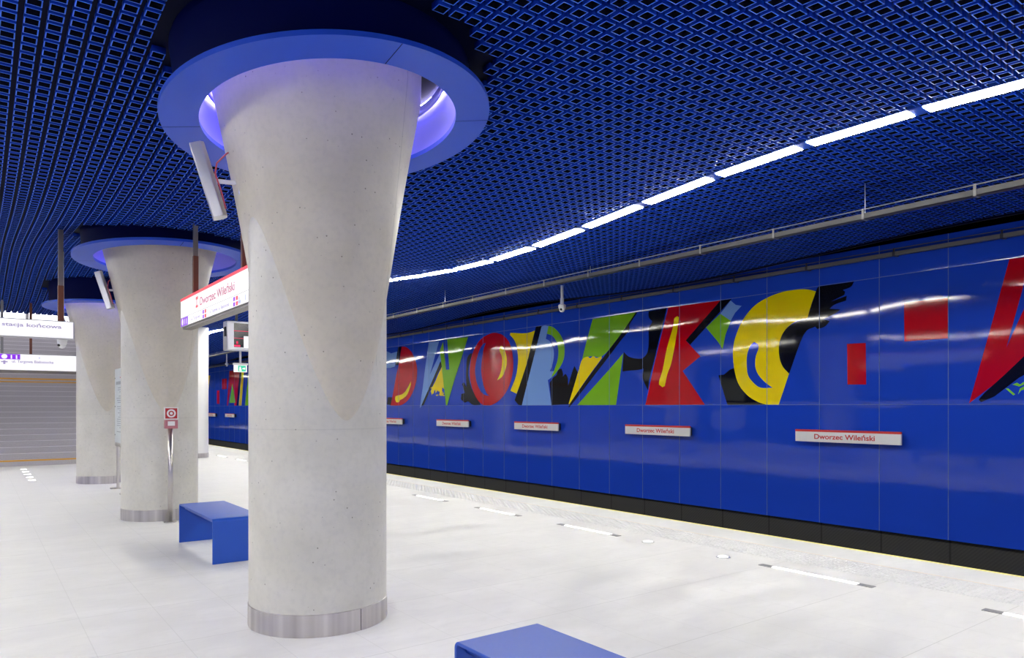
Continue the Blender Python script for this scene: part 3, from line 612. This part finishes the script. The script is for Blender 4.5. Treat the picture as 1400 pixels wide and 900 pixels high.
# ---------------------------------------------------------------- ceiling light line
PL = 1.069; Yg = 2.856; L_ = .94
ORD = ['first', 'second', 'third', 'fourth', 'fifth', 'sixth', 'seventh', 'eighth', 'ninth', 'tenth', 'eleventh']
def make_light():
    root = empty('ceiling_light')
    b = MB(); b.box(-.078, .078, -L_/2, L_/2, -.014, .012, M['lamp'], .003); b.build('diffuser', parent=root)
    b = MB(); b.box(-.10, -.086, -PL/2, PL/2, -.006, .05, M['housing']); b.box(.086, .10, -PL/2, PL/2, -.006, .05, M['housing'])
    for s in (-1, 1): b.box(-.086, .086, s*L_/2 if s > 0 else -PL/2, PL/2 if s > 0 else -L_/2, -.008, .05, M['housing'])
    b.box(-.1, .1, -PL/2, PL/2, .05, .06, M['housing'])
    b.build('housing', parent=root)
    return root
li = make_light(); first = True; left_diff = None
for xl in (6.55, -2.2):
    k = -10
    while True:
        yc = Yg+PL*(k+.5)
        if yc > (58 if xl > 0 else 21.5): break
        o = li if first else copy_tree(li); first = False
        if xl < 0:
            for ch in o.children:
                if ch.name.startswith('diffuser'):
                    if left_diff is None: left_diff = ch.data.copy(); left_diff.materials[0] = M['lamp_left']
                    ch.data = left_diff
        z0, z1 = zc(xl, yc-PL/2), zc(xl, yc+PL/2)
        o.location = (xl, yc, (z0+z1)/2); o.rotation_euler = (math.atan2(z1-z0, PL), 0, 0)
        vis = k+1
        if xl > 0 and 0 <= vis <= 10: lab = 'white ceiling light segment, %s in the line counted from the right edge of the photo' % ORD[vis]
        elif xl > 0 and yc > 30: lab = 'distant segment of the right ceiling light line, left of the destination display'
        elif xl > 0: lab = 'ceiling light segment of the line over the right platform edge, hidden or out of frame'
        else: lab = 'ceiling light segment of the line over the left platform edge, out of frame'
        tag(o, lab, 'ceiling light', 'ceiling light line at right' if xl > 0 else 'ceiling light line at left')
        k += 1

# ---------------------------------------------------------------- cable channels over the track
root = empty('cable_channel', (8.25, 0, 3.78)); tag(root, 'grey cable channel with thin conduit hanging under the ceiling above the track', 'cable channel')
HT = 1.6+.2665*8.25
root.location.z = HT
b = MB(); b.box(-.045, .045, -4, 56, -.035, -.028, M['tray']); b.box(-.045, -.040, -4, 56, -.035, .03, M['tray']); b.box(.040, .045, -4, 56, -.035, .03, M['tray']); b.build('channel', parent=root)
b = MB(); b.tube([(-.05, -4, .075), (-.05, 56, .075)], .007, M['alu'], n=8); b.build('conduit', parent=root)
for k in range(44):
    yy = 3.03-1.157*3+1.157*k
    b = MB(); b.box(-.052, .052, yy-.014, yy+.014, -.042, -.036, M['grey']); b.box(-.056, -.05, yy-.014, yy+.014, -.042, .085, M['grey'])
    if k % 4 == 0: b.tube([(0, yy, -.03), (0, yy, zc(8.25, yy)+.03-HT)], .006, M['alu'], n=6)
    b.build('hanger', parent=root)
root = empty('wall_rail', (XW-.1, 0, 1.6+.2074*(XW-.1))); tag(root, 'dark cable rail with clips running along the top of the blue wall', 'cable rail')
b = MB(); b.box(-.03, .04, -4, 56, -.03, .03, M['railgrey']); b.build('rail', parent=root)
b = MB(); b.tube([(-.02, -4, .075), (-.02, 56, .075)], .006, M['tray'], n=8); b.build('conduit', parent=root)
for k in range(38):
    yy = 3.87-1.457*3+1.457*k
    b = MB(); b.box(-.036, .098, yy-.02, yy+.02, -.034, .034, M['signdark']); b.tube([(-.02, yy, .0), (-.02, yy, .085)], .014, M['signdark'], n=8); b.build('clip', parent=root)

# ---------------------------------------------------------------- station name plates on the wall
def make_plate():
    root = empty('station_name_plate')
    b = MB(); b.box(-.035, .0, -.885, .885, 0, .205, M['plate'], .004); b.build('plate', parent=root)
    b = MB(); b.box(-.0365, -.0005, -.8855, .8855, .168, .2055, M['signred'], .004); b.build('red_band', parent=root)
    b = MB(); b.box(.0, .095, -.84, .84, .02, .18, M['signdark']); b.build('backing', parent=root)
    text('lettering', 'Dworzec Wileński', .085, M['signred'], root, (-.0375, .535, .052), ROT_W, width=1.02)
    return root
pl = make_plate()
PN = {0: 'largest white name plate with red band, right of and below the yellow letter C', 1: 'white name plate with red band under the red letter E of the mural',
      2: 'white name plate with red band below the yellow and pale blue letter R', 3: 'white name plate with red band below the green letter W',
      4: 'name plate below the red letter D, partly hidden by the nearest column',
      8: 'distant white name plate on the far wall between the columns, right one of the pair', 9: 'distant white name plate on the far wall between the columns, left one of the pair'}
for i, y in ((0, 6.10), (1, 10.16), (2, 14.18), (3, 18.15), (4, 22.15), (8, 41.4), (9, 45.3)):
    o = pl if i == 0 else copy_tree(pl)
    o.location = (11.405, y, 1.003)
    tag(o, PN[i], 'sign', 'station name plates on the right wall')

# ---------------------------------------------------------------- benches
def make_bench():
    root = empty('bench'); W, L, H, T, R = .5, 1.49, .457, .018, .035
    b = MB(); outer = []; inner = []
    def arc(cy, cz, r, a0, a1, n=6): return [(cy+r*math.cos(a0+(a1-a0)*i/n), cz+r*math.sin(a0+(a1-a0)*i/n)) for i in range(n+1)]
    outer = [(-L/2, 0)]+arc(-L/2+R, H-R, R, PI, PI/2)+arc(L/2-R, H-R, R, PI/2, 0)+[(L/2, 0)]
    r = R-T
    inner = [(-L/2+T, 0)]+arc(-L/2+R, H-R, r, PI, PI/2)+arc(L/2-R, H-R, r, PI/2, 0)+[(L/2-T, 0)]
    b.mi(M['bench']); vv = {}
    for s, x in ((0, -W/2), (1, W/2)):
        vv[s] = ([b.bm.verts.new((x, p[0], p[1])) for p in outer], [b.bm.verts.new((x, p[0], p[1])) for p in inner])
    n = len(outer)
    for i in range(n-1):
        b.bm.faces.new((vv[0][0][i], vv[0][0][i+1], vv[1][0][i+1], vv[1][0][i])).smooth = True
        b.bm.faces.new((vv[0][1][i], vv[0][1][i+1], vv[1][1][i+1], vv[1][1][i])).smooth = True
        for s in (0, 1): b.bm.faces.new((vv[s][0][i], vv[s][0][i+1], vv[s][1][i+1], vv[s][1][i]))
    for i in (0, n-1): b.bm.faces.new((vv[0][0][i], vv[1][0][i], vv[1][1][i], vv[0][1][i]))
    o = b.build('bent_sheet', parent=root); sharpen(o, 35)
    m = o.modifiers.new('bevel', 'BEVEL'); m.width = .003; m.segments = 2; m.limit_method = 'ANGLE'
    b = MB(); b.box(-W/2+.06, -W/2+.072, -L/2+T, L/2-T, H-T-.05, H-T, M['bench']); b.box(W/2-.072, W/2-.06, -L/2+T, L/2-T, H-T-.05, H-T, M['bench']); b.build('stiffener', parent=root)
    return root
be = make_bench(); be.location = (2.175, 8.35, 0); tag(be, 'bright blue bent-sheet bench half hidden behind the nearest column', 'bench', 'blue benches')
o = copy_tree(be); o.location = (2.125, 2.225, 0); tag(o, 'bright blue bent-sheet bench in the foreground, cut by the lower edge of the photo', 'bench', 'blue benches')

# ---------------------------------------------------------------- help point on a post
root = empty('help_point', (2.171, 10.777, 0)); tag(root, 'steel post with square red and white call sign in front of the second column', 'help point')
b = MB(); b.tube([(0, 0, .008), (0, 0, 1.31)], .032, M['steel'], n=24); b.build('post', parent=root)
b = MB(); b.lathe([(0, 0), (.085, 0), (.085, .01), (0, .01)], M['steel'], n=32, smooth=False); b.build('foot_plate', parent=root)
b = MB(); b.box(-.09, .09, -.055, -.035, 1.42, 1.59, M['white'], .004); b.build('sign_panel', parent=root)
b = MB(); b.box(-.076, .076, -.058, -.054, 1.434, 1.576, M['helpred']); b.build('red_field', parent=root)
b = MB()
for k in range(24):
    a0, a1 = 2*PI*k/24, 2*PI*(k+1)/24
    b.face([(.058*math.cos(a0), -.0590, 1.505+.058*math.sin(a0)), (.058*math.cos(a1), -.0590, 1.505+.058*math.sin(a1)), (.036*math.cos(a1), -.0590, 1.505+.036*math.sin(a1)), (.036*math.cos(a0), -.0590, 1.505+.036*math.sin(a0))], M['white'])
b.face([(.02*math.cos(2*PI*k/16), -.0590, 1.505+.02*math.sin(2*PI*k/16)) for k in range(16)], M['white']); b.build('ring_symbol', parent=root, normals=False)
b = MB(); b.box(-.075, .085, -.06, .035, 1.295, 1.415, M['helppink'], .006); b.box(-.045, .045, -.064, -.058, 1.335, 1.395, M['white'], .002); b.build('call_box', parent=root)

# ---------------------------------------------------------------- hanging signs
def pole(root, x, y, ztop, zbot, rel, split=.5, r=.026):
    """square post hanging from the ceiling: grey above, brown below"""
    zm = ztop+(zbot-ztop)*split
    b = MB(); b.box(x-r, x+r, y-r, y+r, zm-rel, ztop-rel, M['polegrey']); b.box(x-r-.004, x+r+.004, y-r-.004, y+r+.004, zbot-rel, zm-rel, M['rust']); return b.build('hanging_post', parent=root)
root = empty('station_name_sign', (2.28, 8.78, 2.65)); tag(root, 'long illuminated station name sign with red top edge, hanging between the first two columns', 'sign')
b = MB(); b.box(-.075, .075, -1.53, 1.53, 0, .375, M['alu'], .006); b.box(-.055, .055, -1.5, 1.5, -.025, 0, M['polegrey']); b.build('sign_box', parent=root)
b = MB(); b.box(-.0775, -.0752, -1.52, 1.52, .006, .345, M['litwhite']); b.box(.0752, .0775, -1.52, 1.52, .006, .345, M['litwhite']); b.build('lit_face', parent=root)
b = MB(); b.box(-.079, .079, -1.531, 1.531, .345, .378, M['litred']); b.build('red_edge', parent=root)
X = -.0785
b = MB(); b.box(X, X+.001, -1.52, 1.52, .121, .124, M['signdark']); b.build('dividing_line', parent=root)
text('lettering', 'Dworzec Wileński', .10, M['litpink'], root, (X, .50, .185), ROT_W, width=1.45, bold=.014)
b = MB(); b.box(X, X+.001, .60, .71, .175, .205, M['litred']); b.box(X, X+.001, .60, .71, .275, .31, M['litred']); b.box(X, X+.001, .62, .635, .205, .275, M['litpink']); b.box(X, X+.001, .675, .69, .205, .275, M['litpink']); b.build('metro_symbol', parent=root)
for q, yy in enumerate((.38, -.90)):
    b = MB()
    for dy, m in ((0, 'litpurple'), (-.10, 'litred')):
        for dz in (.012, .068): b.box(X, X+.001, yy+dy-.07, yy+dy, dz, dz+.042, M[m])
    b.build('platform_squares', parent=root)
b = MB(); b.box(X, X+.001, 1.12, 1.51, .008, .118, M['litpurple']); o = b.build('line_badge', parent=root)
text('badge_text', '11', .07, M['litwhite'], root, (X-.001, 1.30, .028), ROT_W, width=.12)
b = MB(); b.face([(X-.001, 1.41+.045*math.cos(2*PI*k/20), .063+.045*math.sin(2*PI*k/20)) for k in range(20)], M['litwhite']); b.build('badge_disc', parent=root, normals=False)
text('small_lettering', 'ul. Targowa', .04, M['litlav'], root, (X, .95, .04), ROT_W, width=.45)
text('small_lettering', 'ul. Targowa  ul. Białostocka', .04, M['litlav'], root, (X, .05, .04), ROT_W, width=.80)
b = MB(); b.box(X, X+.001, -1.17, -1.07, .02, .055, M['litgrey']); b.box(X, X+.001, -1.13, -1.10, .06, .09, M['litgrey']); b.box(X, X+.001, -1.34, -1.31, .03, .09, M['litgrey']); b.build('pictogram', parent=root)
for yy in (9.84, 7.75): pole(root, 0, yy-8.78, zc(2.28, yy)+.03, 3.03, 2.65, .45)

root = empty('terminus_sign', (-.25, 11.5, 2.515)); tag(root, 'upper of two illuminated white signs at far left, hung on a brown post', 'sign')
b = MB(); b.box(-1.6, 1.345, -.07, .07, 0, .245, M['alu'], .006); b.build('sign_box', parent=root)
b = MB(); b.box(-1.59, 1.33, -.073, -.07, .012, .235, M['litwhite']); b.build('lit_face', parent=root)
text('lettering', 'stacja końcowa', .048, M['litlav'], root, (.405+.13, -.0745, .14), ROT_S, width=.66)
b = MB()
for px in (.94, .05): pole(root, px+.25, 0, zc(px, 11.5)+.03, 2.76, 2.515, .62, .03)
root2 = empty('street_exit_sign', (.6, 19.5, 2.38)); tag(root2, 'lower of two illuminated white signs at far left, with purple 11 badge', 'sign')
b = MB(); b.box(-1.6, 1.4, -.07, .07, .03, .40, M['alu'], .006); b.box(-1.5, 1.4, -.05, .05, -.03, .03, M['polegrey']); b.build('sign_box', parent=root2)
b = MB(); b.box(-1.59, 1.39, -.073, -.07, .036, .392, M['litwhite']); b.build('lit_face', parent=root2)
b = MB(); b.box(-.43, .22, -.0745, -.0735, .27, .388, M['litpurple']); b.build('line_badge', parent=root2)
text('badge_text', '11', .085, M['litwhite'], root2, (.045, -.0755, .285), ROT_S, width=.12)
b = MB(); b.face([(-.07+.055*math.cos(2*PI*k/20), -.0755, .33+.05*math.sin(2*PI*k/20)) for k in range(20)], M['litwhite']); b.build('badge_disc', parent=root2, normals=False)
b = MB(); b.box(-.09, -.05, -.0745, -.0735, .16, .24, M['litlav']); b.box(-.13, -.01, -.0745, -.0735, .20, .225, M['litlav']); b.build('pictogram', parent=root2)
text('small_lettering', 'ul. Targowa Białostocka', .06, M['litlav'], root2, (.07, -.0745, .20), ROT_S, width=.78)
text('small_lettering', 'i', .05, M['litgrey'], root2, (.57, -.0745, .30), ROT_S, width=.02)
for px in (.49, 1.02): 
    b = MB(); b.box(px-.6-.025, px-.6+.025, -.025, .025, .40, zc(px, 19.5)+.03-2.38, M['grey' if px < .6 else 'rust']); b.build('hanging_post', parent=root2)

# ---------------------------------------------------------------- destination display and exit sign
root = empty('destination_display', (4.25, 13.5, 2.62)); tag(root, 'hanging display with dark screen and red digits, left of the nearest column', 'display')
b = MB(); b.box(-.62, .62, -.13, .13, 0, .53, M['alu'], .01); b.build('casing', parent=root)
b = MB(); b.box(-.50, .56, -.133, -.13, .055, .49, M['screen']); b.build('screen', parent=root)
b = MB(); b.box(-.635, -.62, -.07, .02, .25, .42, M['signdark']); b.build('side_vent', parent=root)
b = MB()
b.box(-.50, .5, -.1345, -.1335, .345, .352, M['ledred']); b.box(-.50, .1, -.1345, -.1335, .215, .221, M['ledred']); b.box(-.495, -.39, -.1345, -.1335, .065, .095, M['ledred']); b.build('led_rows', parent=root)
text('led_digits', '8', .05, M['ledred'], root, (-.46, -.1345, .115), ROT_S)
b = MB(); b.box(-.33, -.07, -.15, -.133, .045, .26, M['litwhite'], .004); b.build('white_insert', parent=root)
text('insert_lettering', 'M2', .06, M['litgrey'], root, (-.22, -.1515, .12), ROT_S)
b = MB(); b.tube([(-.42, 0, .53), (-.42, 0, zc(3.83, 13.5)+.03-2.62)], .025, M['polegrey']); b.build('hanging_post', parent=root)
b = MB(); b.tube([(.42, 0, .53), (.42, 0, zc(4.67, 13.5)+.03-2.62)], .025, M['polegrey']); b.build('hanging_post', parent=root)
root = empty('exit_sign', (3.90, 13.5, 2.23)); tag(root, 'small green and white exit sign hanging under the destination display', 'sign')
b = MB(); b.tube([(0, 0, .165), (0, 0, .39)], .02, M['white']); b.build('rod', parent=root)
b = MB(); b.box(-.13, .13, -.04, .04, .13, .165, M['white'], .004); b.build('top_bar', parent=root)
b = MB(); b.box(-.115, .115, -.02, .02, 0, .13, M['litwhite'], .003); b.build('sign_plate', parent=root)
b = MB(); b.box(-.045, .09, -.0225, -.0205, .012, .118, M['exit']); b.build('green_field', parent=root)
b = MB(); b.face([(.03, -.0235, .055), (.06, -.0235, .055), (.06, -.0235, .035), (.083, -.0235, .065), (.06, -.0235, .095), (.06, -.0235, .075), (.03, -.0235, .075)], M['litwhite'])
b.face([(-.03, -.0235, .02), (.02, -.0235, .02), (.0, -.0235, .1), (-.02, -.0235, .1)], M['litwhite']); b.build('pictogram', parent=root, normals=False)

# ---------------------------------------------------------------- dome cameras
def make_dome():
    root = empty('dome_camera')
    b = MB(); b.tube([(0, 0, .0), (0, 0, .36)], .028, M['white'], n=20); b.lathe([(.0, 0), (.035, 0), (.038, .12), (.03, .13), (0, .13)], M['white'], n=24); b.build('pipe', parent=root)
    b = MB(); b.lathe([(0, 0), (.06, 0), (.075, -.02), (.07, -.07), (.058, -.10), (0, -.10)], M['white'], n=32); b.build('dome_housing', parent=root)
    b = MB(); b.lathe([(.056, -.10), (.052, -.125), (.035, -.148), (0, -.158)], M['white'], n=32); b.build('dome', parent=root)
    b = MB(); bm2 = bmesh.new(); bmesh.ops.create_uvsphere(bm2, u_segments=16, v_segments=10, radius=.024); b.merge(bm2, M['lens'], True, Matrix.Translation((-.045, -.025, -.105))); b.build('lens', parent=root)
    return root
dc = make_dome(); DN = ['white dome camera on a pipe above the track, over the letter Z of the mural', 'tiny distant dome camera seen below the destination display, beyond the second column', 'white camera pipe hanging between the two lit signs at far left']
for i, (x, y, z, s) in enumerate(((9.3, 10.75, 3.62, 1), (9.3, 34.3, 3.6, 1.15), (1.165, 14.0, 2.72, 1))):
    o = dc if i == 0 else copy_tree(dc)
    if i: tag(o)
    o.location = (x, y, z); tag(o, DN[i], 'camera', 'dome cameras')
    L = zc(x, y)+.03-z
    for ch in o.children:
        if ch.name.startswith('pipe'):
            ch.data = ch.data.copy()
            for v in ch.data.vertices:
                if v.co.z > .3: v.co.z = L

# ---------------------------------------------------------------- information board
root = empty('information_board', (2.24, 15.2, 0)); tag(root, 'pale two-sided information board on steel feet, just left of the second column', 'information board')
b = MB(); b.box(-.035, .035, -.62, .72, .90, 2.33, M['board'], .006); b.build('panel', parent=root)
b = MB()
for yy in (-.5, .6):
    b.box(-.025, .025, yy-.025, yy+.025, .02, .9, M['steel']); b.box(-.13, .06, yy-.045, yy+.045, 0, .022, M['steel'])
b.box(-.045, .045, -.5, .66, .84, .905, M['steel']); b.build('stand', parent=root)
b = MB(); xx = -.0365
b.box(xx, xx+.001, -.1, .1, 2.14, 2.16, M['signred']); b.box(xx, xx+.001, -.55, .58, 2.02, 2.08, M['boardtext'])
random.seed(3)
for z in [1.95-.04*i for i in range(22)]:
    if random.random() < .2: continue
    b.box(xx, xx+.001, -.5, .15+.35*random.random(), z, z+.015, M['boardtext'])
b.build('printed_map', parent=root)
b = MB()
for z in (1.05, 1.6, 2.15): b.tube([(-.034, .68, z), (-.042, .68, z)], .012, M['railgrey'], n=10)
b.build('bolt', parent=root)

# ---------------------------------------------------------------- lamps let into the floor
def make_floor_lamp(L):
    root = empty('floor_light_strip')
    b = MB(); b.box(-.021, .021, -L/2, L/2, .0, .006, M['floorlamp']); b.build('led_line', parent=root)
    b = MB(); b.box(-.04, .04, -L/2-.14, -L/2, 0, .005, M['endplate']); b.box(-.04, .04, L/2, L/2+.14, 0, .005, M['endplate']); b.build('end_plate', parent=root)
    return root
fa = make_floor_lamp(.86); FL = ['floor light strip cut by the right edge of the photo, nearest of the line', 'longest floor light strip, below the large name plate', 'floor light strip below the green letter Z, third of the line',
  'floor light strip, fourth of the line, below the letter O', 'floor light strip nearest the right side of the first column', 'distant floor light strip between the columns, nearer one', 'distant floor light strip between the columns, farther one']
for i, y in enumerate((1.72, 3.72, 6.85, 8.86, 10.88, 21.9, 24.0)):
    o = fa if i == 0 else copy_tree(fa); o.location = (6.36, y, 0); tag(o, FL[i], 'floor light', 'floor light strips along the platform edge')
def make_spot(r):
    root = empty('round_floor_light')
    b = MB(); b.lathe([(0, .006), (r*.72, .006), (r*.72, .002)], M['floorlamp'], n=32, smooth=False); b.build('lens', parent=root)
    b = MB(); b.lathe([(r*.72, .005), (r, .005), (r, 0)], M['alu'], n=32, smooth=False); b.build('rim', parent=root)
    return root
sa = make_spot(.075)
for i, (y, l) in enumerate(((4.747, 'round floor light, right one of the pair near the platform edge'), (5.81, 'round floor light, left one of the pair near the platform edge'))):
    o = sa if i == 0 else copy_tree(sa); o.location = (6.365, y, 0); tag(o, l, 'floor light', 'round floor lights')
DL = ['nearest', 'second nearest', 'middle', 'second farthest', 'farthest']
first = None
for i in range(5):
    if first is None:
        b = MB(); b.box(-.06, .06, -.08, .08, 0, .006, M['floorlamp'], .002); first = b.build('floor_marker_light'); o = first
    else: o = first.copy(); col.objects.link(o)
    o.location = (1.0, 18.65+.84*i, 0); tag(o, '%s small white floor light in the short row before the staircase' % DL[i], 'floor light', 'floor lights before the staircase')
